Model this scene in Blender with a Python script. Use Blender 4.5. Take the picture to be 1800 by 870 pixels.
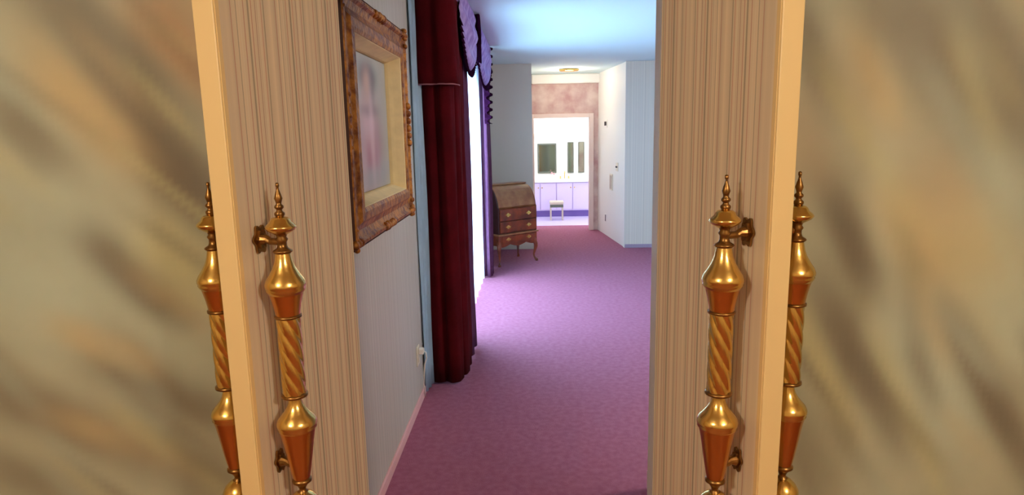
import bpy, bmesh, math, random
from mathutils import Vector, Matrix
random.seed(7)
PI = math.pi
for o in list(bpy.data.objects): bpy.data.objects.remove(o)
C = bpy.context.scene.collection
S = bpy.context.scene

# ---------------- camera, world, light, exposure ----------------
cd = bpy.data.cameras.new('camera'); cam = bpy.data.objects.new('camera', cd); C.objects.link(cam)
cd.sensor_width = 36; cd.lens = 1127/1800*36; cd.clip_start = .02
R = Matrix(((0.99936, 0.01418, 0.03293), (0.03101, 0.17606, -0.98389), (-0.01975, 0.98428, 0.17551)))
cx = Vector((0.999, 0.031, -0.020)).normalized()
cz = Vector((0.0337, -0.984, 0.176)); cz = (cz - cx*cz.dot(cx)).normalized()
cy = cz.cross(cx)
M = Matrix((cx, cy, cz)).transposed().to_4x4(); M.translation = (0, 0, 1.6)
cam.matrix_world = M
S.camera = cam
w = bpy.data.worlds.new('World'); S.world = w; w.use_nodes = True
bg = w.node_tree.nodes['Background']; bg.inputs[0].default_value = (0.52, 0.76, 1.0, 1); bg.inputs[1].default_value = 11.0
S.view_settings.view_transform = 'Standard'; S.view_settings.look = 'None'; S.view_settings.gamma = 1
S.view_settings.use_curve_mapping = False
S.view_settings.exposure = 0.0
S.cycles.max_bounces = 12; S.cycles.diffuse_bounces = 6
S.cycles.sample_clamp_indirect = 6

def lamp(name, kind, loc, power, color, size=.1, rot=(0,0,0), sizey=None):
    l = bpy.data.lights.new(name, kind); l.energy = power; l.color = color
    if kind == 'AREA':
        l.size = size
        if sizey: l.shape = 'RECTANGLE'; l.size_y = sizey
    elif kind == 'POINT': l.shadow_soft_size = size
    o = bpy.data.objects.new(name, l); o.location = loc; o.rotation_euler = rot; C.objects.link(o); return o
# daylight arriving through the glazed door of the left wall: a portal plus a soft sky area outside it
p = lamp('window_portal', 'AREA', (-.80, 5.9, 1.08), 1, (1,1,1), 2.2, (0, -PI/2, 0), 2.15)
p.data.cycles.is_portal = True
lamp('daylight', 'AREA', (-1.5, 5.9, 1.35), 280, (.37, .68, 1.0), 2.4, (0, -PI/2, 0), 2.1)
lamp('foyer_lamp_light', 'POINT', (1.3, -.7, 2.25), 85, (1.0, .87, .70), .15)
lamp('foyer_lamp_light', 'POINT', (-1.3, -.7, 2.25), 78, (1.0, .87, .70), .15)
lamp('hall_lamp_light', 'POINT', (.55, 9.7, 2.30), 13, (1.0, .84, .68), .1)
lamp('bath_lamp_light', 'AREA', (.7, 11.7, 2.3), 26, (1.0, .95, 1.0), .9)
lamp('bedroom_fill_light', 'POINT', (1.7, 2.9, 2.2), 60, (1.0, .80, .62), .15)  # added warm fill for the left wall and near carpet, source unseen

# ---------------- materials ----------------
def srgb(r, g, b):
    f = lambda c: (c/255/12.92) if c/255 <= .04045 else ((c/255+.055)/1.055)**2.4
    return (f(r), f(g), f(b), 1)
def mat(name, col, rough=.6, metal=0, noise=0, nscale=20, bump=0, bscale=200, col2=None, sheen=0, emis=None, es=0, spec=None):
    m = bpy.data.materials.new(name); m.use_nodes = True
    nt = m.node_tree; b = nt.nodes['Principled BSDF']
    b.inputs['Base Color'].default_value = col; b.inputs['Roughness'].default_value = rough; b.inputs['Metallic'].default_value = metal
    if sheen: b.inputs['Sheen Weight'].default_value = sheen
    if spec is not None: b.inputs['Specular IOR Level'].default_value = spec
    if emis: b.inputs['Emission Color'].default_value = emis; b.inputs['Emission Strength'].default_value = es
    tc = nt.nodes.new('ShaderNodeTexCoord')
    if noise or col2:
        n = nt.nodes.new('ShaderNodeTexNoise'); n.inputs['Scale'].default_value = nscale; n.inputs['Detail'].default_value = 4
        r = nt.nodes.new('ShaderNodeValToRGB'); nt.links.new(tc.outputs['Object'], n.inputs['Vector']); nt.links.new(n.outputs[0], r.inputs[0])
        c2 = col2 or tuple(min(1, c*(1-noise)) for c in col[:3])+(1,)
        r.color_ramp.elements[0].position = .35; r.color_ramp.elements[1].position = .65
        r.color_ramp.elements[0].color = c2; r.color_ramp.elements[1].color = col
        nt.links.new(r.outputs[0], b.inputs['Base Color'])
    if bump:
        n2 = nt.nodes.new('ShaderNodeTexNoise'); n2.inputs['Scale'].default_value = bscale; n2.inputs['Detail'].default_value = 3
        bp = nt.nodes.new('ShaderNodeBump'); bp.inputs['Strength'].default_value = bump; bp.inputs['Distance'].default_value = .01
        nt.links.new(tc.outputs['Object'], n2.inputs['Vector']); nt.links.new(n2.outputs[0], bp.inputs['Height']); nt.links.new(bp.outputs[0], b.inputs['Normal'])
    return m
def wallpaper(name, axis, period, base, lines, rough=.55):
    """vertical stripes: lines = [(pos 0..1, halfwidth, colour)]"""
    m = bpy.data.materials.new(name); m.use_nodes = True; nt = m.node_tree; b = nt.nodes['Principled BSDF']
    b.inputs['Roughness'].default_value = rough
    tc = nt.nodes.new('ShaderNodeTexCoord'); sx = nt.nodes.new('ShaderNodeSeparateXYZ'); nt.links.new(tc.outputs['Object'], sx.inputs[0])
    d = nt.nodes.new('ShaderNodeMath'); d.operation = 'DIVIDE'; d.inputs[1].default_value = period; nt.links.new(sx.outputs[axis], d.inputs[0])
    fr = nt.nodes.new('ShaderNodeMath'); fr.operation = 'FRACT'; nt.links.new(d.outputs[0], fr.inputs[0])
    r = nt.nodes.new('ShaderNodeValToRGB'); nt.links.new(fr.outputs[0], r.inputs[0])
    e = r.color_ramp.elements; e[0].position = 0; e[0].color = base; e[1].position = 1; e[1].color = base
    for p, h, c in lines:
        for q, cc in ((p-h, base), (p, c), (p+h, base)):
            if len(e) < 32: x = e.new(max(.001, min(.999, q))); x.color = cc
    n = nt.nodes.new('ShaderNodeTexNoise'); n.inputs['Scale'].default_value = 60; n.noise_dimensions = '1D'; nt.links.new(sx.outputs[axis], n.inputs['W'])
    mx = nt.nodes.new('ShaderNodeMix'); mx.data_type = 'RGBA'; mx.blend_type = 'MULTIPLY'; mx.inputs[0].default_value = .36
    nt.links.new(r.outputs[0], mx.inputs[6]); nt.links.new(n.outputs[0], mx.inputs[7]); nt.links.new(mx.outputs[2], b.inputs['Base Color'])
    return m
PK = srgb(206,140,122); GR = srgb(160,152,130); LT = srgb(252,240,214); BASE = srgb(240,224,196); DK = srgb(166,126,112)
L1 = [(.05,.014,GR),(.11,.012,PK),(.17,.02,LT),(.24,.011,DK),(.33,.013,PK),(.40,.03,GR),(.50,.012,PK),(.58,.018,LT),(.66,.012,GR),(.77,.012,PK)]
m_leaf = wallpaper('striped_wallpaper', 0, .135, BASE, L1)
gb = srgb(206,200,188)
L2 = [(.08,.02,srgb(188,182,170)),(.2,.02,srgb(210,190,184)),(.34,.03,srgb(218,212,200)),(.5,.02,srgb(184,180,168)),(.63,.02,srgb(206,184,176)),(.8,.03,srgb(192,190,180))]
m_wally = wallpaper('cool_lit_striped_wallpaper', 1, .10, gb, L2)  # leaf wallpaper greyed, the cool light on this wall put into its colour
m_wallx = wallpaper('pale_wallpaper_across', 0, .10, srgb(224,212,196), [(.2,.05,srgb(218,205,188)),(.6,.05,srgb(228,218,204))])
m_cream = mat('cream_paint', srgb(232,206,150), .45)
m_white = mat('white_paint', srgb(238,236,228), .5)
m_ceil = mat('ceiling_paint', srgb(208,230,232), .9, bump=.1, bscale=60)
m_foyer = mat('foyer_beige', srgb(196,176,138), .8)
m_carpet = mat('mauve_carpet', srgb(176,104,130), .97, nscale=30, col2=srgb(164,90,118), bump=.9, bscale=260)
m_foyfl = mat('foyer_floor', srgb(150,84,60), .5, noise=.3)
m_brass = mat('polished_brass', (.82,.56,.18,1), .22, 1, bump=.04, bscale=60)
m_brass_refl = mat('brass_floor_reflection', (.72,.34,.09,1), .26, 1, bump=.04, bscale=60)  # brass tinted orange, the floor's reflection painted into the cups
m_dkbrass = mat('aged_brass', (.36,.19,.06,1), .35, 1, noise=.4, nscale=60)
m_gold = mat('gilt_frame', (.50,.20,.025,1), .5, .35, nscale=30, col2=(.16,.04,.006,1), bump=.5, bscale=70)
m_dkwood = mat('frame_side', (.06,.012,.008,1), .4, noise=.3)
m_liner = mat('cream_liner', srgb(236,214,160), .6, noise=.1)
m_drape = mat('maroon_velvet', (.085,.003,.006,1), 1, nscale=6, col2=(.055,.002,.004,1), bump=.1, spec=.1)
m_drape_l = mat('plum_drape', srgb(94,58,82), .95, noise=.15, spec=0)
m_lining = mat('pale_blue_lining', srgb(150,176,196), .8, noise=.15, nscale=8)
m_lav = mat('lavender_swag', srgb(176,156,206), .9, nscale=14, col2=srgb(140,116,176), spec=.05)
m_ruff = mat('dark_ruffle', (.022,.004,.018,1), 1, noise=.3, spec=0)
m_mahog = mat('mahogany', (.27,.050,.012,1), .28, nscale=8, col2=(.10,.018,.008,1), bump=.03, bscale=30)
m_mahog_lit = mat('mahogany_lit', (.36,.16,.06,1), .30, nscale=8, col2=(.22,.075,.03,1))  # lighter mahogany copy, ceiling light on the lid put into the colour
m_mahog_shade = mat('mahogany_shaded', (.045,.008,.008,1), .35, noise=.3)  # darkened mahogany copy, shade on the desk's left side put into the colour
m_pink = mat('pink_mottled_wallpaper', srgb(214,194,184), .8, nscale=4, col2=srgb(182,142,138))
m_vanity = mat('lavender_cabinet', srgb(214,196,232), .45)
m_toe = mat('purple_toe_kick', srgb(120,96,168), .6)
m_counter = mat('white_countertop', srgb(250,246,240), .3)
m_glass_m = mat('mirror_glass', srgb(170,180,160), .06, .9)
m_dark = mat('dark_mirror_frame', srgb(92,96,84), .5)
m_tile = mat('lavender_tile', srgb(214,200,236), .25)
m_light = mat('lit_diffuser', (1,1,1,1), .5, emis=(1,.98,.95,1), es=3.0)
m_plate = mat('ivory_plate', srgb(226,214,190), .4)
m_dkplastic = mat('dark_slot', srgb(70,64,66), .6)
m_tan = mat('tan_stool', srgb(196,178,160), .6)
def glass():
    m = bpy.data.materials.new('window_glass'); m.use_nodes = True; nt = m.node_tree
    for n in list(nt.nodes): nt.nodes.remove(n)
    o = nt.nodes.new('ShaderNodeOutputMaterial'); t = nt.nodes.new('ShaderNodeBsdfTransparent'); g = nt.nodes.new('ShaderNodeBsdfGlossy')
    g.inputs['Roughness'].default_value = .02; mx = nt.nodes.new('ShaderNodeMixShader'); mx.inputs[0].default_value = .06
    nt.links.new(t.outputs[0], mx.inputs[1]); nt.links.new(g.outputs[0], mx.inputs[2]); nt.links.new(mx.outputs[0], o.inputs[0]); return m
def sheer():
    m = bpy.data.materials.new('sheer_voile'); m.use_nodes = True; nt = m.node_tree
    for n in list(nt.nodes): nt.nodes.remove(n)
    o = nt.nodes.new('ShaderNodeOutputMaterial'); t = nt.nodes.new('ShaderNodeBsdfTransparent'); g = nt.nodes.new('ShaderNodeBsdfTranslucent'); d = nt.nodes.new('ShaderNodeBsdfDiffuse')
    g.inputs[0].default_value = (.95,.95,1,1); d.inputs[0].default_value = (.9,.9,.95,1)
    a = nt.nodes.new('ShaderNodeMixShader'); a.inputs[0].default_value = .25; nt.links.new(g.outputs[0], a.inputs[1]); nt.links.new(d.outputs[0], a.inputs[2])
    mx = nt.nodes.new('ShaderNodeMixShader'); mx.inputs[0].default_value = .5
    nt.links.new(t.outputs[0], mx.inputs[1]); nt.links.new(a.outputs[0], mx.inputs[2]); nt.links.new(mx.outputs[0], o.inputs[0]); return m
m_glass = glass(); m_sheer = sheer()
def vcol_mat(name, rough, bumpy=0):
    m = bpy.data.materials.new(name); m.use_nodes = True; nt = m.node_tree; b = nt.nodes['Principled BSDF']; b.inputs['Roughness'].default_value = rough
    a = nt.nodes.new('ShaderNodeVertexColor'); a.layer_name = 'Col'
    n = nt.nodes.new('ShaderNodeTexNoise'); n.inputs['Scale'].default_value = 5; n.inputs['Detail'].default_value = 3
    tc = nt.nodes.new('ShaderNodeTexCoord'); nt.links.new(tc.outputs['Object'], n.inputs['Vector'])
    mr = nt.nodes.new('ShaderNodeMapRange'); mr.inputs[3].default_value = .86; mr.inputs[4].default_value = 1.14; nt.links.new(n.outputs[0], mr.inputs[0])
    mx = nt.nodes.new('ShaderNodeMix'); mx.data_type = 'RGBA'; mx.blend_type = 'MULTIPLY'; mx.inputs[0].default_value = 1
    nt.links.new(a.outputs[0], mx.inputs[6]); nt.links.new(mr.outputs[0], mx.inputs[7]); nt.links.new(mx.outputs[2], b.inputs['Base Color']); return m

# ---------------- mesh helpers ----------------
def tag(o, label=None, cat=None, group=None, kind=None):
    if label: o['label'] = label
    if cat: o['category'] = cat
    if group: o['group'] = group
    if kind: o['kind'] = kind
    return o
def obj(name, bm, m, parent=None, loc=(0,0,0), rot=(0,0,0), smooth=False, bevel=0):
    me = bpy.data.meshes.new(name)
    if bm.faces: bmesh.ops.recalc_face_normals(bm, faces=bm.faces)
    bm.to_mesh(me); bm.free(); me.materials.append(m)
    if smooth:
        for p_ in me.polygons: p_.use_smooth = True
    o = bpy.data.objects.new(name, me); C.objects.link(o); o.location = loc; o.rotation_euler = rot
    if parent: o.parent = parent
    if bevel:
        b = o.modifiers.new('bevel', 'BEVEL'); b.width = bevel; b.segments = 2; b.limit_method = 'ANGLE'
    return o
def empty(name, loc=(0,0,0), rz=0, label=None, cat=None, group=None, kind=None):
    o = bpy.data.objects.new(name, None); C.objects.link(o); o.location = loc; o.rotation_euler = (0,0,rz); o.empty_display_size = .1
    return tag(o, label, cat, group, kind)
def bx(bm, x0, x1, y0, y1, z0, z1):
    v = [bm.verts.new(p_) for p_ in ((x0,y0,z0),(x1,y0,z0),(x1,y1,z0),(x0,y1,z0),(x0,y0,z1),(x1,y0,z1),(x1,y1,z1),(x0,y1,z1))]
    for f in ((3,2,1,0),(4,5,6,7),(0,1,5,4),(1,2,6,5),(2,3,7,6),(3,0,4,7)): bm.faces.new([v[i] for i in f])
    return bm
def B(*a):
    bm = bmesh.new()
    if isinstance(a[0], (tuple, list)):
        for q in a: bx(bm, *q)
    else: bx(bm, *a)
    return bm
def lathe(bm, prof, seg=40, cx_=0, cy_=0):
    rings = []
    for r, z in prof:
        if r < 1e-5: rings.append([bm.verts.new((cx_, cy_, z))])
        else: rings.append([bm.verts.new((cx_+r*math.cos(2*PI*k/seg), cy_+r*math.sin(2*PI*k/seg), z)) for k in range(seg)])
    for a, b in zip(rings, rings[1:]):
        for k in range(seg):
            k2 = (k+1) % seg
            if len(a) == 1 and len(b) == 1: continue
            if len(a) == 1: bm.faces.new((a[0], b[k], b[k2]))
            elif len(b) == 1: bm.faces.new((a[k], b[0], a[k2]))
            else: bm.faces.new((a[k], b[k], b[k2], a[k2]))
    return bm
def tube(bm, pts, rad, seg=10):
    pts = [Vector(q) for q in pts]; prev = None
    if not isinstance(rad, (list, tuple)): rad = [rad]*len(pts)
    for i, q in enumerate(pts):
        d = (pts[min(i+1, len(pts)-1)]-pts[max(i-1, 0)]).normalized()
        up = Vector((0,0,1)) if abs(d.z) < .9 else Vector((1,0,0))
        a = d.cross(up).normalized(); b = d.cross(a)
        ring = [bm.verts.new(q+(a*math.cos(2*PI*k/seg)+b*math.sin(2*PI*k/seg))*rad[i]) for k in range(seg)]
        if prev:
            for k in range(seg): bm.faces.new((prev[k], ring[k], ring[(k+1)%seg], prev[(k+1)%seg]))
        else: bm.faces.new(ring)
        prev = ring
    bm.faces.new(prev); return bm
def prism(bm, poly, a0, a1, axis='y'):
    """poly of (u,v); axis x: (u,v)=(y,z); y: (x,z); z: (x,y)"""
    def P(u, v, a): return {'x': (a,u,v), 'y': (u,a,v), 'z': (u,v,a)}[axis]
    A = [bm.verts.new(P(u,v,a0)) for u,v in poly]; Bv = [bm.verts.new(P(u,v,a1)) for u,v in poly]
    n = len(poly)
    bm.faces.new(A); bm.faces.new(Bv[::-1])
    for k in range(n): bm.faces.new((A[k], A[(k+1)%n], Bv[(k+1)%n], Bv[k]))
    return bm
def struct(name, bm, m, label, cat='wall', **k): return tag(obj(name, bm, m, **k), label, cat, kind='structure')

# ---------------- setting: rooms ----------------
CEIL = 2.5; LW = -.70; WY0, WY1 = 4.85, 7.05
# painted faux-marble foyer wall: soft brush strokes (colour of the paint itself) as vertex colours
def stroke_wall():
    bm = bmesh.new(); lay = bm.loops.layers.color.new('Col')
    sx = lambda px: 0  # unused
    # strokes: x, z, length, width, angle from horizontal (deg, falling to the right), colour, weight
    base = (.45,.48,.36)
    G = (.215,.20,.155); D = (.165,.145,.11); T = (.55,.46,.26); A = (.47,.56,.46); O = (.50,.34,.19); Y = (.56,.56,.31)
    st = [(-1.12,1.86,.42,.09,48,G,.75),(-1.02,1.60,.34,.075,52,D,.85),(-.90,1.44,.20,.06,55,D,.6),(-.93,1.86,.30,.05,50,O,.9),(-.88,1.90,.16,.06,60,O,.5),
          (-1.20,1.70,.32,.06,48,T,.8),(-1.34,1.62,.22,.04,50,G,.5),(-1.25,1.33,.35,.10,50,A,.7),(-1.13,1.25,.22,.055,42,G,.85),(-1.04,1.15,.14,.04,42,D,.5),
          (-.98,1.28,.18,.07,45,Y,.7),(-1.42,1.2,.30,.12,40,A,.8),(-1.10,.93,.27,.07,30,G,.9),(-.97,.85,.20,.05,30,D,.5),(-1.22,1.03,.22,.04,25,T,.6),
          (-1.40,.82,.34,.07,25,G,.8),(-1.20,.74,.30,.04,22,T,.6),(-1.05,.66,.3,.08,25,G,.5),(-1.5,.62,.3,.06,25,G,.6),(-1.00,1.0,.16,.05,60,A,.5),(-1.55,1.9,.3,.12,50,A,.7),
          (1.12,1.74,.40,.13,50,G,.85),(.92,1.86,.26,.07,60,G,.6),(.84,1.70,.20,.06,58,T,.8),(.70,1.80,.22,.045,65,D,.7),(.70,1.55,.20,.06,70,O,.35),
          (.84,1.30,.26,.045,66,D,.8),(1.02,1.30,.26,.06,60,T,.8),(1.12,1.34,.30,.05,62,O,.4),(1.28,1.42,.24,.05,50,A,.6),(1.20,1.20,.30,.08,60,Y,.4),
          (.86,1.0,.34,.05,60,G,.8),(.96,.86,.28,.045,62,D,.6),(.78,.95,.30,.03,62,Y,.6),(1.02,.85,.30,.03,64,Y,.7),(1.10,.92,.30,.09,66,A,.8),(1.22,.92,.34,.04,58,G,.8),
          (1.32,.74,.3,.04,58,D,.6),(1.36,1.95,.28,.10,35,T,.6),(1.30,1.05,.24,.06,58,A,.6),(.72,.75,.3,.06,60,G,.5),(1.5,1.3,.4,.12,58,G,.5)]
    rnd = random.Random(3)
    for _ in range(60):
        s_ = rnd.choice((-1,1)); st.append((s_*rnd.uniform(1.6,3.2), rnd.uniform(.1,2.4), rnd.uniform(.2,.4), rnd.uniform(.04,.1), rnd.uniform(35,62), rnd.choice((G,T,A,D,Y)), rnd.uniform(.5,.8)))
    for _ in range(90):
        s_ = rnd.choice((-1,1)); st.append((s_*rnd.uniform(.65,1.65), rnd.uniform(.5,2.1), rnd.uniform(.14,.32), rnd.uniform(.012,.035), rnd.gauss(43 if s_ < 0 else 61, 7), rnd.choice((G,T,A,Y,A,G,D)), rnd.uniform(.2,.42)))
    st = [(a, b, l*1.45, ww*.9, math.radians(-g), c, k) for a, b, l, ww, g, c, k in st]
    def colr(x, z):
        c = list(base)
        for a, b, l, ww, g, k, wt in st:
            dx, dz = x-a, z-b
            if abs(dx) > .6 or abs(dz) > .6: continue
            u = (dx*math.cos(g)+dz*math.sin(g))/l*2; v = (-dx*math.sin(g)+dz*math.cos(g))/ww
            f = min(1, wt*1.15)*math.exp(-(abs(u)**3)*.9-(abs(v)**2.6)*.45)
            for i in range(3): c[i] += (k[i]-c[i])*f
        return (*c, 1)
    y0, y1 = 1.70, 1.775
    def patch(x0, x1, z0, z1, step):
        nx = max(1, int((x1-x0)/step)); nz = max(1, int((z1-z0)/step)); g = {}
        for i in range(nx+1):
            for j in range(nz+1): g[i,j] = bm.verts.new((x0+(x1-x0)*i/nx, y0, z0+(z1-z0)*j/nz))
        for i in range(nx):
            for j in range(nz): bm.faces.new((g[i,j], g[i+1,j], g[i+1,j+1], g[i,j+1]))
    patch(-3.0, -.530, 0, CEIL, .018); patch(.341, 3.0, 0, CEIL, .018); patch(-.530, .341, 2.07, CEIL, .018)
    for q in ((-3.0,-.530,0,CEIL),(.341,3.0,0,CEIL),(-.530,.341,2.07,CEIL)): bx(bm, q[0], q[1], y0+.001, y1, q[2], q[3])
    cache = {}
    for f in bm.faces:
        for lp in f.loops:
            k = (round(lp.vert.co.x,4), round(lp.vert.co.z,4))
            if k not in cache:
                q = colr(*k); cache[k] = tuple((c*12.92 if c <= .0031308 else 1.055*c**(1/2.4)-.055) for c in q[:3])+(1,)
            lp[lay] = cache[k]
    o = obj('wall_front', bm, vcol_mat('faux_marble_paint', .6))
    for p_ in o.data.polygons: p_.use_smooth = False
    return o
tag(stroke_wall(), 'foyer wall brush painted in grey green and tan faux marble on both sides of the double doors', 'wall', kind='structure')
struct('wall_back', B(-3,3,-2.6,-2.5,0,CEIL), m_foyer, 'beige foyer wall behind the viewer')
struct('wall_left', B(-3.1,-3,-2.5,1.775,0,CEIL), m_foyer, 'beige left side wall of the foyer')
struct('wall_right', B(3,3.1,-2.5,1.775,0,CEIL), m_foyer, 'beige right side wall of the foyer')
struct('ceiling', B(-3.1,3.1,-2.6,1.775,CEIL,CEIL+.1), m_foyer, 'foyer ceiling in front of the double doors', 'ceiling')
struct('floor', B(-3.1,3.1,-2.6,1.70,-.1,0), m_foyfl, 'brown foyer floor in front of the double doors', 'floor')
# bedroom and corridor shell
struct('floor', B((LW-.12,3.5,1.70,8.92,-.1,0),(-.12,1.4,8.92,11.05,-.1,0)), m_carpet, 'mauve pink carpet running from the double doors to the bathroom', 'floor')
struct('floor', B(-.3,1.8,11.05,12.95,-.1,0.0), m_tile, 'pale lavender floor inside the far bathroom', 'floor')
struct('ceiling', B((LW-.12,3.5,1.775,8.92,CEIL,CEIL+.1),(-.12,1.4,8.92,10.62,CEIL,CEIL+.1),(-.3,1.8,10.62,12.95,CEIL,CEIL+.1)), m_ceil, 'smooth pale ceiling over bedroom and passage', 'ceiling')
struct('wall_left', B((LW-.12,LW,1.775,WY0,0,CEIL),(LW-.12,LW,WY1,8.92,0,CEIL),(LW-.12,LW,WY0,WY1,2.16,CEIL)), m_wally, 'striped wall greyed for cool light, carrying the gilt picture and the draped window')
struct('wall_far', B((LW,.0,8.8,8.92,0,CEIL)), mat('warm_grey_paint', srgb(206,196,180), .7), 'short warm grey wall behind the slant front desk')
struct('wall_far', B((1.25,3.5,8.8,8.92,0,CEIL)), m_wallx, 'pale blue grey far wall piece right of the passage')
struct('wall_right', B(3.4,3.5,1.775,8.8,0,CEIL), m_wally, 'bedroom right wall out of sight')
struct('wall_right', B(.507,.60,1.775,2.68,0,CEIL), m_wally, 'short striped wall end just behind the right door leaf')
bm = bmesh.new(); prism(bm, [(1.25,8.92),(1.06,10.5),(1.2,10.5),(1.4,8.92)], 0, CEIL, 'z')
prism(bm, [(1.25,8.80),(1.25,8.92),(1.249,8.92),(1.249,8.80)], 0, CEIL, 'z')
struct('wall_right', bm, m_white, 'cream white right wall of the passage with switch plates')
struct('wall_left', B(-.12,0,8.92,10.5,0,CEIL), m_white, 'left wall of the passage hidden behind the short wall')
struct('wall_far', B((-.12,.03,10.5,10.62,0,CEIL),(.915,1.4,10.5,10.62,0,CEIL),(.03,.915,10.5,10.62,1.82,CEIL)), m_pink, 'mottled pink wall above the bathroom doorway')
struct('trim_1', B(0,1.08,10.42,10.5,2.35,2.5), m_white, 'cream crown moulding at the end of the passage', 'trim', bevel=.02)
struct('trim_2', B((.915,.985,10.47,10.5,0,1.885),(.0,.03,10.47,10.5,0,1.885),(.03,.915,10.47,10.5,1.82,1.885)), mat('pinkish_casing', srgb(226,204,194), .5), 'pinkish casing around the bathroom doorway', 'trim', bevel=.004)
struct('wall_left', B(-.3,-.2,10.62,12.95,0,CEIL), m_white, 'white left wall of the bathroom')
struct('wall_right', B(1.7,1.8,10.62,12.95,0,CEIL), m_white, 'white right wall of the bathroom')
struct('wall_far', B(-.3,1.8,12.82,12.95,0,CEIL), m_white, 'white end wall of the bathroom behind the vanity')
struct('baseboard_left', B(LW,LW+.012,1.78,WY0-.9,0,.055), mat('pink_baseboard', srgb(226,176,176), .6), 'low pinkish baseboard under the gilt picture', 'baseboard', bevel=.003)
struct('baseboard_far', B(1.26,3.4,8.787,8.80,0,.05), mat('mauve_baseboard', srgb(150,130,150), .7), 'mauve grey baseboard of the far wall right of the passage', 'baseboard', bevel=.003)
struct('baseboard_right', B((.495,.507,1.78,2.68,0,.09),(.495,.60,2.68,2.692,0,.09)), mat('rose_baseboard', srgb(214,170,180), .6), 'rose baseboard end behind the right door leaf', 'baseboard', bevel=.003)
# glazed door / window in the left wall
wd = empty('window_1', (LW, (WY0+WY1)/2, 0), 0, 'tall glazed window door behind the drapes', 'window', kind='structure')
hw = (WY1-WY0)/2
obj('frame', B((-.10,-.03,-hw,-hw+.06,0,2.16),(-.10,-.03,hw-.06,hw,0,2.16),(-.10,-.03,-hw,hw,2.10,2.16),(-.10,-.03,-hw,hw,0,.06),(-.10,-.03,-.03,.03,.06,2.10)), m_white, wd, bevel=.004)
for a, b in ((-hw+.06,-.03),(.03,hw-.06)): obj('pane', B(-.07,-.064,a,b,.06,2.10), m_glass, wd)
struct('ground', B(-14,-.82,-2,16,-.25,-.05), mat('patio_concrete', srgb(196,208,222), .9), 'pale patio outside the window', 'ground')

# ---------------- door leaves with handles ----------------
H0 = 0.0
def Z(t): return t
UP = [(.0,1.5069),(.0035,1.5055),(.004,1.4995),(.0025,1.496),(.0032,1.491),(.0062,1.482),(.0088,1.473),(.0062,1.465),(.0055,1.461),(.0095,1.457),(.0098,1.453),(.006,1.449),(.0065,1.446),(.0108,1.442),(.0108,1.438),(.0085,1.434)]
DISC = [(.0085,1.434),(.016,1.432),(.020,1.4285),(.023,1.422),(.030,1.416),(.0325,1.4125),(.0325,1.410),(.028,1.404),(.019,1.399),(.012,1.395)]
NECK = [(.012,1.395),(.010,1.39),(.0135,1.385),(.010,1.379),(.010,1.372),(.012,1.366),(.020,1.361),(.021,1.358),(.016,1.354)]
BELL = [(.016,1.354),(.017,1.348),(.019,1.337),(.024,1.323),(.032,1.309),(.040,1.297),(.0435,1.288),(.0435,1.282),(.0415,1.279),(.0425,1.276),(.040,1.271),(.036,1.266)]
CONE = [(.036,1.266),(.033,1.255),(.0295,1.240),(.027,1.226),(.026,1.218)]
RING = [(.024,1.2185),(.029,1.2165),(.029,1.212),(.024,1.210)]
RING2 = [(.024,1.036),(.029,1.034),(.029,1.029),(.024,1.0265),(.014,1.024)]
BELL2 = [(.014,1.0255),(.0145,1.018),(.017,1.008),(.023,.997),(.031,.987),(.040,.977),(.0440,.968),(.0440,.961),(.042,.9575),(.043,.954),(.040,.950)]
CONE2 = [(.040,.950),(.037,.938),(.033,.915),(.0285,.885),(.0235,.855),(.020,.836),(.0185,.829)]
LOW = [(.0185,.829),(.022,.826),(.022,.821),(.014,.815),(.0085,.806),(.007,.80),(.010,.797),(.012,.794)]
BULB3 = [(.012,.795),(.020,.790),(.030,.780),(.0365,.768),(.037,.762),(.033,.752),(.022,.744),(.012,.739)]
TAIL = [(.012,.739),(.009,.732),(.011,.727),(.011,.722),(.007,.716),(.009,.708),(.006,.695),(.003,.686),(.0,.680)]
def smooth_prof(p_):
    out = [p_[0]]
    for i in range(len(p_)-1):
        a, b = p_[i], p_[i+1]
        for t in (.5, 1.0): out.append((a[0]+(b[0]-a[0])*t, a[1]+(b[1]-a[1])*t))
    return out
def shaft_bm():
    bm = bmesh.new(); seg = 72; n = 60; z0, z1 = 1.030, 1.216; prev = None
    for j in range(n+1):
        z = z0+(z1-z0)*j/n; tw = (z-z0)/.27*2*PI
        ring = []
        for k in range(seg):
            th = 2*PI*k/seg; a = 6*(th+tw*1.0)
            r = .0225+.0035*(abs(math.cos(a/2))**.7)
            ring.append(bm.verts.new((r*math.cos(th), r*math.sin(th), z)))
        if prev:
            for k in range(seg): bm.faces.new((prev[k], prev[(k+1)%seg], ring[(k+1)%seg], ring[k]))
        prev = ring
    return bm
def bracket_bm(z, r=.026, h=.040, so=.060):
    bm = bmesh.new()
    # scalloped back plate on the leaf face and an arm out to the neck
    pts = []
    for k in range(48):
        t = 2*PI*k/48; rr = 1+.14*math.cos(6*t); pts.append((r*.72*rr*math.cos(t), z+h*.75*rr*math.sin(t)))
    prism(bm, pts, -so, -so+.005, 'y')
    pts2 = [(x*.65, z+(zz-z)*.65) for x, zz in pts]; prism(bm, pts2, -so+.005, -so+.011, 'y')
    tube(bm, [(0,-so+.01,z),(0,-so+.022,z),(0,-so+.030,z-.004),(0,-.004,z-.004)], [.013,.009,.008,.008], 12)
    return bm
_h = {}
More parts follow.
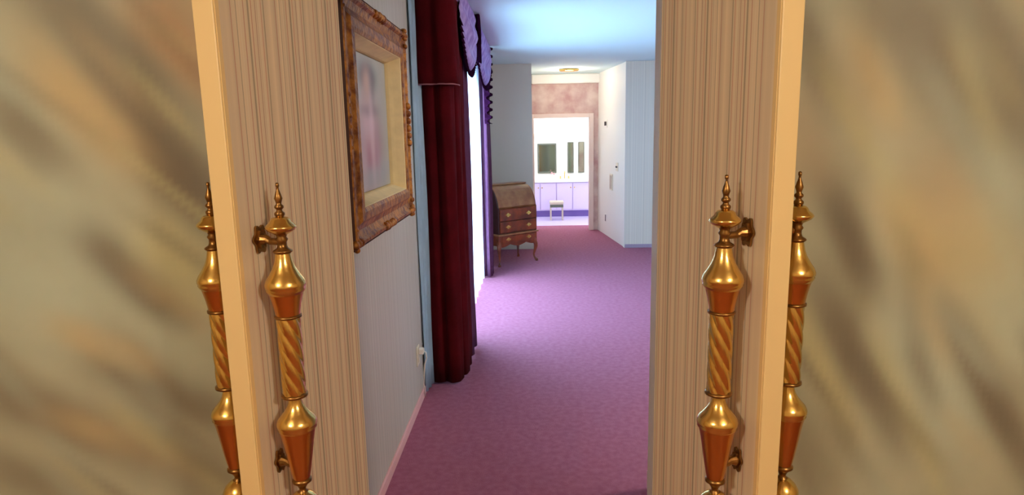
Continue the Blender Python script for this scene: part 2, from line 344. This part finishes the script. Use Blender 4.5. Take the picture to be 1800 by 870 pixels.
def handle(parent, x, y, rz, dy=0):
    main = [('bell', BELL, m_brass)]
    names = [('finial', UP, m_dkbrass), ('collar', DISC, m_brass), ('neck', NECK, m_dkbrass), ('cup', CONE, m_brass_refl), ('ring', RING, m_dkbrass), ('ring', RING2, m_dkbrass),
             ('lower_bell', BELL2, m_brass), ('lower_cup', CONE2, m_brass_refl), ('lower_neck', LOW, m_dkbrass), ('lower_bulb', BULB3, m_brass), ('lower_finial', TAIL, m_dkbrass)]
    if not _h:
        _h['handle'] = obj('tmp', lathe(bmesh.new(), BELL), m_brass, smooth=True)
        _h['L'] = []
        for n_, p_, m_ in names: _h['L'].append((n_, obj('tmp', lathe(bmesh.new(), p_), m_, smooth=True)))
        _h['L'].append(('twisted_shaft', obj('tmp', shaft_bm(), m_brass, smooth=True)))
        _h['L'].append(('bracket', obj('tmp', bracket_bm(1.383), m_dkbrass, smooth=False)))
        _h['L'].append(('bracket', obj('tmp', bracket_bm(.862, .020, .036), m_dkbrass, smooth=False)))
        for q in [_h['handle']]+[a[1] for a in _h['L']]: C.objects.unlink(q)
    h = _h['handle'].copy(); h.name = 'handle'; C.objects.link(h); h.parent = parent; h.location = (x, y, 0); h.rotation_euler = (0,0,rz)
    for n_, s_ in _h['L']:
        c = s_.copy(); c.name = n_; C.objects.link(c); c.parent = h
        if n_ == 'bracket': c.location.y = dy
    return h
def leaf(name, hx, hy, ang, L, s, label):
    d = empty(name, (hx, hy, 0), ang, label, 'door', kind='structure')
    T = .052
    a, b = (-T, 0) if s > 0 else (0, T)
    obj('panel', B(0, L-.004, a+.0015, b-.0015, .012, 2.05), m_leaf, d)
    obj('edge_trim', B(L-.004, L+.003, a, b, .012, 2.05), m_cream, d, bevel=.002)
    tl = obj('edge_strip', B((L-.012,L-.002,b-.002 if s>0 else a-.0012, b+.0012 if s>0 else a+.002,.012,2.05)), m_cream, d)
    hi = handle(d, L-.066, .061 if s > 0 else -.061, 0 if s > 0 else PI)
    hi['label'] = 'brass handle on the striped inner face'
    ho = handle(d, L-.060, -T-.070 if s > 0 else T+.070, PI if s > 0 else 0, -.009)
    ho['label'] = 'brass handle on the outer face beyond the cream edge'
    return d
leaf('door_1', -.488, 1.698, math.atan2(-.398, -.132), math.hypot(.398,.132), 1, 'left door leaf covered in striped wallpaper with cream edge and brass handles')
leaf('door_2', .329, 1.698, math.atan2(-.398, .151), math.hypot(.398,.151), -1, 'right door leaf covered in striped wallpaper with cream edge and brass handles')
struct('trim_3', B((-.532,-.522,1.715,1.775,0,2.07),(.329,.341,1.70,1.775,0,2.07),(-.522,.329,1.70,1.775,2.055,2.07)), mat('jamb_grey', srgb(196,192,186), .6), 'pale grey door jamb lining of the double doors', 'trim')

# ---------------- gilt picture on the left wall ----------------
def frame_pic():
    y0, y1, z0, z1 = 2.17, 3.25, 1.205, 2.095; X = LW+.06
    r = empty('framed_picture', (LW, (y0+y1)/2, z0), 0, 'large carved gilt framed portrait with cream liner hanging on the left striped wall', 'picture')
    o = lambda bm, n_, m_, **k: obj(n_, bm, m_, r, loc=(-LW, -(y0+y1)/2, -z0), **k)
    # outer moulding with mitred profile: offsets inward (d) and height (h)
    prof = [(0,0),(0,.074),(.010,.088),(.024,.090),(.034,.078),(.058,.070),(.080,.078),(.092,.090),(.122,.092),(.136,.086),(.136,0)]
    def ringm(prof_, ya, yb, za, zb, x0):
        bm = bmesh.new(); rows = []
        for d, h in prof_: rows.append([bm.verts.new((x0+h, *q)) for q in ((ya+d,za+d),(yb-d,za+d),(yb-d,zb-d),(ya+d,zb-d))])
        for a, b in zip(rows, rows[1:]):
            for k in range(4): bm.faces.new((a[k], a[(k+1)%4], b[(k+1)%4], b[k]))
        return bm
    o(ringm(prof, y0, y1, z0, z1, LW), 'frame', m_gold)
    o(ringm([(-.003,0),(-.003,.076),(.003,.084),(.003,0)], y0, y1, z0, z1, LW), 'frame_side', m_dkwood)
    # carved acanthus lumps along the outer rim, corners and centres
    bm = bmesh.new()
    def blob(y, z, a, b, h, rot=0):
        mm = Matrix.Translation((LW+.082, y, z)) @ Matrix.Rotation(rot, 4, 'X') @ Matrix.Diagonal((h, a, b, 1))
        bmesh.ops.create_icosphere(bm, subdivisions=2, radius=1, matrix=mm)
    rnd = random.Random(2)
    for (a, b, fixed, vert) in ((y0,y1,z0+.02,0),(y0,y1,z1-.02,0),(z0,z1,y0+.02,1),(z0,z1,y1-.02,1)):
        n = int((b-a)/.035)
        for k in range(n+1):
            t = a+(b-a)*k/n; e = min(abs(t-a), abs(t-b)); c = abs(t-(a+b)/2)
            s_ = 1.3 if e < .10 else (1.5 if c < .09 else .55)
            if vert and fixed < 2.5: s_ *= .6
            q = (fixed, t) if vert else (t, fixed)
            inn = 0
            blob(q[0], q[1], .012*s_*rnd.uniform(.8,1.2), .012*s_*rnd.uniform(.8,1.2), .010*s_+.004, rnd.uniform(0,PI))
    o(bm, 'carving', m_gold, smooth=True)['kind'] = 'stuff'
    o(ringm([(.1355,0),(.1355,.084),(.139,.080),(.152,.045),(.160,.026),(.164,.010),(.164,0)], y0, y1, z0, z1, LW), 'liner', m_liner)
    # canvas with a soft generic portrait in its own paint
    bm = bmesh.new(); lay = bm.loops.layers.color.new('Col'); N = 60; g = {}
    ya, yb, za, zb = y0+.167, y1-.167, z0+.167, z1-.167
    for i in range(N+1):
        for j in range(N+1): g[i,j] = bm.verts.new((LW+.012, ya+(yb-ya)*i/N, za+(zb-za)*j/N))
    def pc(u, v):
        u -= .10
        c = [.40,.43,.40]
        for a, b, ra, rb, k, wt in ((.5,.62,.55,.6,(.42,.43,.42),.8),(.45,.30,.26,.34,(.34,.15,.19),1),(.42,.52,.16,.16,(.58,.40,.44),.8),(.46,.85,.17,.10,(.03,.03,.04),1),(.46,.60,.20,.05,(.16,.12,.14),.5),(.44,.80,.10,.12,(.55,.36,.30),.85),(.54,.78,.06,.14,(.18,.17,.2),.6),
                                    (.38,.70,.08,.05,(.45,.30,.28),.5),(.50,.09,.40,.08,(.30,.30,.33),.8),(.78,.12,.14,.12,(.35,.38,.42),.6),(.5,.42,.05,.30,(.70,.52,.60),.5),(.62,.30,.05,.2,(.42,.28,.36),.5),(.30,.25,.06,.2,(.45,.32,.38),.5)):
            f = min(1,wt*1.1)*math.exp(-(((u-a)/ra)**2+((v-b)/rb)**2)**1.3*.8)
            for i in range(3): c[i] += (k[i]-c[i])*f
        return tuple(1.055*x**(1/2.4)-.055 for x in c)+(1,)
    for i in range(N):
        for j in range(N):
            f = bm.faces.new((g[i,j], g[i+1,j], g[i+1,j+1], g[i,j+1]))
            for lp, (a, b) in zip(f.loops, ((i,j),(i+1,j),(i+1,j+1),(i,j+1))): lp[lay] = pc(a/N, b/N)
    o(bm, 'canvas', vcol_mat('portrait_paint', .5))
frame_pic()

# ---------------- drapes, sheer, valance ----------------
def catmull(pts, n=6):
    out = []
    P = [Vector(q) for q in pts]
    for i in range(len(P)-1):
        a, b, c, d = P[max(i-1,0)], P[i], P[i+1], P[min(i+2,len(P)-1)]
        for k in range(n):
            t = k/n; out.append(.5*((2*b)+(c-a)*t+(2*a-5*b+4*c-d)*t*t+(3*b-a-3*c+d)*t**3))
    out.append(P[-1]); return out
def cloth(path, z0, z1, n=14, flare=.05, thick=.004, cen=None):
    bm = bmesh.new(); pts = catmull(path); prev = None
    c = Vector(cen) if cen else sum(pts, Vector((0,0)))/len(pts)
    for j in range(n+1):
        t = j/n; z = z0+(z1-z0)*t; s_ = 1+flare*(1-t)-flare/2
        row = [bm.verts.new(((c+(q-c)*s_).x+.004*math.sin(9*t+i*.5), (c+(q-c)*s_).y, z)) for i, q in enumerate(pts)]
        if prev:
            for k in range(len(row)-1): bm.faces.new((prev[k], prev[k+1], row[k+1], row[k]))
        prev = row
    return bm
def solid(o, t=.004):
    m = o.modifiers.new('solid', 'SOLIDIFY'); m.thickness = t; m.offset = 0; return o
def origin_thing(name, label, cat, loc, group=None): return empty(name, loc, 0, label, cat, group)
t = origin_thing('drape', 'floor length dark maroon drape gathered beside the gilt picture', 'curtain', (-.58, 4.3, .01))
off = (.58, -4.3, -.01)
near_path = [(-.680,3.97),(-.655,3.945),(-.62,3.93),(-.59,3.945),(-.575,3.955),(-.555,3.93),(-.525,3.925),(-.495,3.95),(-.478,3.99),(-.482,4.03),(-.492,4.05),(-.47,4.065),(-.452,4.10),(-.455,4.15),(-.475,4.18),(-.462,4.23),(-.448,4.28),(-.462,4.33),(-.478,4.37),(-.462,4.42)]
solid(obj('drape_panel', cloth(near_path, .015, 2.42, cen=(-.58,4.2)), m_drape, t, loc=off, smooth=True))
plum_path = [(-.462,4.42),(-.450,4.47),(-.462,4.52),(-.480,4.56),(-.462,4.60),(-.450,4.66),(-.468,4.72),(-.50,4.76)]
solid(obj('drape_border', cloth(plum_path, .015, 2.42, cen=(-.58,4.2)), m_drape_l, t, loc=off, smooth=True))
solid(obj('lining', cloth([(-.690,3.775),(-.676,3.80),(-.684,3.83),(-.668,3.86),(-.676,3.89),(-.662,3.925),(-.66,3.96)], .015, 2.42, cen=(-.70,3.86), flare=0), m_lining, t, loc=off, smooth=True))
# upper cascade with a light hem
cp = [(-.684,3.90),(-.66,3.885),(-.62,3.88),(-.58,3.89),(-.54,3.875),(-.50,3.885),(-.465,3.91),(-.445,3.96),(-.44,4.02)]
solid(obj('upper_overlay', cloth(cp, 1.895, 2.44, n=6, flare=0), m_drape, t, loc=off, smooth=True))
bm = bmesh.new(); tube(bm, [(q.x, q.y, 1.893) for q in catmull([(a, b) for a, b in cp])], .0045, 8)
obj('hem_cord', bm, mat('mauve_cord', srgb(150,90,100), .7), t, loc=off, smooth=True)
t = origin_thing('drape', 'floor length plum drape at the far side of the window, before the desk', 'curtain', (-.55, 7.2, .01))
off = (.55, -7.2, -.01)
fp = [(-.585,7.04),(-.565,7.02),(-.548,7.04),(-.53,7.06),(-.512,7.03),(-.492,7.02),(-.478,7.05),(-.47,7.09),(-.482,7.13),(-.47,7.18),(-.465,7.24),(-.485,7.29),(-.53,7.32)]
solid(obj('drape_panel', cloth(fp, .015, 2.42, flare=.03), m_drape_l, t, loc=off, smooth=True))
t = origin_thing('sheer_curtain', 'bright white sheer curtain hanging over the window between the drapes', 'curtain', (-.61, 5.9, .01))
sp = [( -.572+.016*math.sin(i*1.35), 4.80+i*.0563) for i in range(40)]
obj('sheer_panel', cloth(sp, .015, 2.30, flare=0), m_sheer, t, loc=(.61,-5.9,-.01), smooth=True)
tag(obj('curtain_rod', tube(bmesh.new(), [(-.60,4.02,2.44),(-.60,7.35,2.44)], .012, 10), m_dkbrass), 'dark rod under the ceiling carrying the drapes', 'rod')
# valance
t = origin_thing('valance', 'lavender swagged valance with dark ruffled edges above the window', 'curtain', (-.55, 5.6, 2.05))
off = (.55, -5.6, -2.05)
obj('cornice_board', B((-.70,-.43,4.00,4.02,2.38,2.5),(-.70,-.43,6.93,6.95,2.38,2.5),(-.45,-.43,4.02,6.93,2.38,2.5)), m_lav, t, loc=off, bevel=.004)
def swag(y0, y1, top, drop):
    bm = bmesh.new(); nu, nv = 30, 16; g = {}; bot = []
    for i in range(nu+1):
        u = i/nu; y = y0+(y1-y0)*u; cat_ = 1-(2*u-1)**2
        for j in range(nv+1):
            v = j/nv; z = top-v*(.18+(drop-.18)*cat_)
            x = -.425+.035*math.sin(PI*v)*cat_+.012*math.sin(v*16)*(.3+cat_)
            g[i,j] = bm.verts.new((x, y, z))
        bot.append(Vector((x, y, z)))
    for i in range(nu):
        for j in range(nv): bm.faces.new((g[i,j], g[i+1,j], g[i+1,j+1], g[i,j+1]))
    return bm, bot
def ruffle(path, h=.035):
    bm = bmesh.new(); prev = None; n = len(path)
    fine = []
    for a, b in zip(path, path[1:]):
        for k in range(4): fine.append(a+(b-a)*k/4)
    for i, q in enumerate(fine):
        w_ = .012*math.sin(i*1.6); hh = h*(1+.3*math.sin(i*1.6+1))
        r_ = [bm.verts.new((q.x+w_*.3, q.y, q.z+.005)), bm.verts.new((q.x+w_+.008, q.y, q.z-hh))]
        if prev: bm.faces.new((prev[0], prev[1], r_[1], r_[0]))
        prev = r_
    return bm
for y0, y1 in ((4.02,5.15),(5.05,6.93)):
    b_, bot = swag(y0, y1, 2.47, .44)
    s_ = solid(obj('swag', b_, m_lav, t, loc=off, smooth=True), .003)
    solid(obj('ruffle', ruffle(bot), m_ruff, s_, smooth=True), .002)
def jabot(y, x, top, bot_, wdt=.16):
    bm = bmesh.new(); n = 24; prev = None
    for i in range(n+1):
        u = i/n; yy = y+(u-.5)*wdt; xx = x+.022*math.sin(u*PI*5)
        zb = bot_+(abs(u-.5)*2)**1.0*.22+.02*math.sin(u*40)
        r_ = [bm.verts.new((xx, yy, top)), bm.verts.new((xx+.006, yy, (top+zb)/2)), bm.verts.new((xx+.01*math.sin(u*30), yy, zb))]
        if prev:
            for k in range(2): bm.faces.new((prev[k], r_[k], r_[k+1], prev[k+1]))
        prev = r_
    return bm
for y, x, b_ in ((5.1,-.410,2.12),): solid(obj('jabot', jabot(y, x, 2.49, b_, .07), m_ruff, t, loc=off, smooth=True), .003)
# zigzag tail at far end
bm = bmesh.new(); prev = None; n = 40
for i in range(n+1):
    z = 2.48-(2.48-1.70)*i/n; wv = .014*(1 if i % 4 < 2 else -1)
    r_ = [bm.verts.new((-.50, 6.90, z)), bm.verts.new((-.455+.01*math.sin(i*.9)+wv, 6.88, z)), bm.verts.new((-.425+wv*1.6-.02*(i/n), 6.97, z))]
    if prev:
        for k in range(2): bm.faces.new((prev[k], r_[k], r_[k+1], prev[k+1]))
    prev = r_
solid(obj('tail', bm, m_ruff, t, loc=off), .004)

# ---------------- slant-front desk ----------------
W, D = .60, .38
dk = empty('slant_front_desk', (-.42, 7.60, 0), math.radians(40), 'reddish mahogany slant front writing desk on cabriole legs beside the plum drape', 'desk')
def side_poly():
    p_ = [(0,.395),(0,.705),(.012,.72)]
    for k in range(1, 9):
        a = k/8; p_.append((.012+.20*a**1.5, .72+.245*math.sin(a*PI/2)))
    p_ += [(.22,.968),(D,.968),(D,.395)]
    return p_
SP = side_poly()
obj('side_panel', prism(bmesh.new(), SP, 0, .018, 'x'), m_mahog_shade, dk, bevel=.002)
obj('side_panel', prism(bmesh.new(), SP, W-.018, W, 'x'), m_mahog, dk, bevel=.002)
obj('carcass', B((.018,W-.018,.022,D-.01,.395,.70),(.018,W-.018,D-.02,D,.395,.96)), m_mahog, dk)
lid = [(y-.004, z) for y, z in SP[2:11]]
lp = lid+[(y+.02, z-.02) for y, z in reversed(lid)]
obj('lid', prism(bmesh.new(), lp, .016, W-.016, 'x'), m_mahog_lit, dk, bevel=.001)
obj('top', B(-.008,W+.008,.205,D+.006,.968,.985), m_mahog_lit, dk, bevel=.005)
def pull(parent, x, z, y=-.016):
    bm = bmesh.new(); pts = []
    for k in range(32):
        a = 2*PI*k/32; pts.append((x+.034*math.cos(a)*(1+.15*math.cos(4*a)), z+.020*math.sin(a)*(1+.2*math.cos(4*a))))
    prism(bm, pts, y-.003, y, 'y')
    tube(bm, [(x-.022,y-.004,z+.006),(x-.02,y-.014,z-.004),(x,y-.018,z-.012),(x+.02,y-.014,z-.004),(x+.022,y-.004,z+.006)], .0035, 8)
    obj('pull', bm, m_brass, parent)
for z0, z1 in ((.555,.695),(.412,.545)):
    dr = obj('drawer', B(.022,W-.022,-.012,.02,z0,z1), m_mahog, dk, bevel=.004)
    for x in (.14, W-.14): pull(dr, x, (z0+z1)/2, -.012)
obj('moulding', B(-.014,W+.014,-.022,D+.006,.375,.396), m_mahog_lit, dk, bevel=.006)
# lower frame with scalloped apron
bm = bmesh.new(); ap = [(.0,.375),(.0,.24)]
for k in range(0, 25):
    u = k/24; ap.append((.05+(W-.10)*u, .262-.03*abs(math.cos(2*PI*u))+.0*u))
ap += [(W,.24),(W,.375)]
prism(bm, ap, .0, .02, 'y'); bx(bm, 0, .018, .02, D, .25, .375); bx(bm, W-.018, W, .02, D, .25, .375); bx(bm, 0, W, D-.018, D, .25, .375)
obj('lower_frame', bm, m_mahog, dk, bevel=.002)
dr = obj('drawer', B(.05,W-.05,-.010,0,.285,.368), m_mahog, dk, bevel=.004)
for x in (.14, W-.14): pull(dr, x, .327, -.010)
for sx_, sy_ in ((0,0),(1,0),(0,1),(1,1)):
    x0 = .025 if sx_ == 0 else W-.025; y0 = .025 if sy_ == 0 else D-.025; ox = -1 if sx_ == 0 else 1; oy = -1 if sy_ == 0 else 1
    bm = bmesh.new()
    q = [(0,.30),(.004,.26),(.014,.22),(.016,.19),(.006,.14),(-.004,.09),(-.002,.055),(.012,.030),(.020,.018),(.022,.0)]
    rr = [.026,.028,.027,.023,.017,.012,.011,.016,.021,.018]
    tube(bm, [(x0+ox*a, y0+oy*a, z) for a, z in q], rr, 12)
    obj('leg', bm, m_mahog, dk, smooth=True)

# ---------------- bathroom ----------------
v = empty('vanity', (.75, 12.2, 0), 0, 'lavender vanity cabinet with white countertop seen through the far doorway', 'cabinet')
obj('carcass', B(-.93,.93,.02,.58,.12,.66), m_vanity, v)
obj('toe_kick', B(-.93,.93,.07,.58,0,.12), m_toe, v)
obj('countertop', B(-.94,.94,-.02,.60,.66,.70), m_counter, v, bevel=.006)
obj('backsplash', B(-.94,.94,.585,.61,.70,.78), m_counter, v)
for k in range(6):
    x0 = -.92+k*.307; d_ = obj('door', B(x0+.006,x0+.301,0,.02,.14,.645), m_vanity, v, bevel=.004)
    obj('knob', lathe(bmesh.new(), [(0,0),(.010,.0),(.013,.008),(.008,.016),(0,.018)], 14), m_brass, d_, loc=(x0+(.27 if k%2==0 else .035), 0, .56), rot=(PI/2,0,0))
def mirror(x0, x1, z0, z1, y, label, fr=.03):
    r_ = empty('mirror', ((x0+x1)/2, y, z0), 0, label, 'mirror')
    lo = (-(x0+x1)/2, -y, -z0)
    obj('frame', B((x0,x0+fr,y-.03,y,z0,z1),(x1-fr,x1,y-.03,y,z0,z1),(x0+fr,x1-fr,y-.03,y,z1-fr,z1),(x0+fr,x1-fr,y-.03,y,z0,z0+fr)), m_dark, r_, loc=lo, bevel=.004)
    obj('glass', B(x0+fr,x1-fr,y-.014,y,z0+fr,z1-fr), m_glass_m, r_, loc=lo)
mirror(.10, .47, .80, 1.38, 12.82, 'dark framed greenish mirror above the left of the vanity')
mirror(.69, .81, .80, 1.40, 12.82, 'narrow dark framed mirror strip right of the larger bathroom mirror', .02)
mirror(.90, 1.02, .80, 1.40, 12.82, 'pale narrow mirror strip nearest the right bathroom doorway side', .012)
t = empty('vanity_light', (.72, 12.69, 1.6), 0, 'long glowing white light box above the bathroom mirrors', 'lamp')
obj('diffuser', B(-.75,.75,0,.10,-.02,.28), m_light, t, bevel=.01); obj('housing', B(-.77,.77,.02,.12,.28,.32), m_white, t)
t = empty('faucet', (.62, 12.62, .701), 0, 'small brass faucet standing on the white vanity top', 'faucet')
obj('spout', tube(bmesh.new(), [(0,0,0),(0,0,.10),(0,-.03,.14),(0,-.08,.14),(0,-.10,.11)], .010, 10), m_brass, t, smooth=True)
for s_ in (-1,1): obj('tap', lathe(bmesh.new(), [(0,0),(.018,0),(.012,.03),(.018,.045),(0,.05)], 14, s_*.08, 0), m_brass, t, smooth=True)
t = empty('flower_vase', (.38, 12.45, .701), 0, 'little vase with pink blossoms on the vanity before the large mirror', 'vase')
obj('vase', lathe(bmesh.new(), [(0,0),(.025,0),(.035,.03),(.02,.07),(.024,.085),(0,.083)], 20), m_white, t, smooth=True)
bm = bmesh.new()
for k in range(9): bmesh.ops.create_icosphere(bm, subdivisions=1, radius=.02, matrix=Matrix.Translation((.03*math.cos(k*2.1), .03*math.sin(k*2.1), .10+.012*(k%3))))
obj('blossoms', bm, mat('pink_petals', srgb(206,150,160), .7), t)
t = empty('stool', (.43, 11.80, 0), 0, 'small tan vanity stool standing before the lavender cabinets', 'stool')
obj('seat', B(-.13,.13,-.12,.12,.29,.35), m_tan, t, bevel=.02)
obj('apron', B(-.12,.12,-.11,.11,.24,.29), m_dark, t, bevel=.004)
for a in (-1,1):
    for b in (-1,1): obj('leg', B(a*.108-.012,a*.108+.012,b*.098-.012,b*.098+.012,0,.24), m_tan, t, bevel=.003)

# ---------------- small wall fittings ----------------
t = empty('wall_outlet', (LW, 3.62, .31), 0, 'ivory wall outlet with a white plug low beside the maroon drape', 'outlet')
obj('plate', B(0,.006,-.04,.04,-.06,.06), m_plate, t, bevel=.003)
for z in (-.026,.026): obj('socket', B(.006,.009,-.017,.017,z-.015,z+.015), m_plate, t, bevel=.002)
pl = obj('plug', B(.009,.040,-.018,.018,.008,.045), m_white, t, bevel=.006)
obj('cord', tube(bmesh.new(), [(.036,0,.026),(.05,0,.018),(.052,.01,-.02),(.035,.03,-.07),(.018,.06,-.20),(.018,.10,-.30)], .004, 8), m_white, pl, smooth=True)
def on_hall(name, y, z, parts, label, cat):
    x = 1.25-(y-8.92)*(.19/1.58); a = math.atan2(1.58, -.19)  # along the wall
    r_ = empty(name, (x, y, z), a, label, cat)
    for n_, b_, m_ in parts: obj(n_, B(*b_), m_, r_, bevel=.003)
    return r_
on_hall('thermostat', 9.94, 1.71, [('plate',(-.06,.06,0,.008,-.06,.06),m_white),('dial',(-.03,.03,.008,.03,-.03,.03),m_dkplastic)], 'small thermostat high on the cream passage wall', 'thermostat')
on_hall('light_switch', 9.27, 1.09, [('plate',(-.06,.06,0,.007,-.06,.06),m_plate),('toggle',(-.03,-.02,.007,.02,-.012,.012),m_dkplastic),('toggle',(.02,.03,.007,.02,-.012,.012),m_dkplastic)], 'double light switch plate nearest the passage corner', 'switch')
on_hall('intercom_panel', 9.6, .85, [('plate',(-.08,.08,0,.012,-.12,.12),m_plate),('grille',(-.06,-.01,.012,.016,-.10,.10),m_tan),('grille',(.01,.06,.012,.016,-.10,.10),m_tan)], 'beige ribbed wall panel below the light switch', 'panel')
on_hall('wall_outlet', 9.94, .27, [('plate',(-.05,.05,0,.007,-.065,.065),m_white),('socket',(-.018,.018,.007,.012,-.05,.05),m_dkplastic)], 'dark faced outlet low on the passage wall', 'outlet')

# ---------------- lamp fixtures (bodies of the lamps above) ----------------
for i, (x, y, l_) in enumerate(((1.3,-.7,'round flush ceiling lamp on the right side of the foyer'),(-1.3,-.7,'round flush ceiling lamp on the left side of the foyer'),(.55,9.7,'round flush ceiling lamp of the passage'),(1.7,2.9,'added ceiling lamp body for the unseen bedroom fill light'))):  # the bedroom one is an added body for the fill light
    t = empty('ceiling_lamp', (x, y, CEIL), 0, l_, 'lamp')
    obj('canopy', lathe(bmesh.new(), [(0,0),(.14,0),(.15,-.02),(.13,-.03),(0,-.03)], 24), m_brass, t, smooth=True)
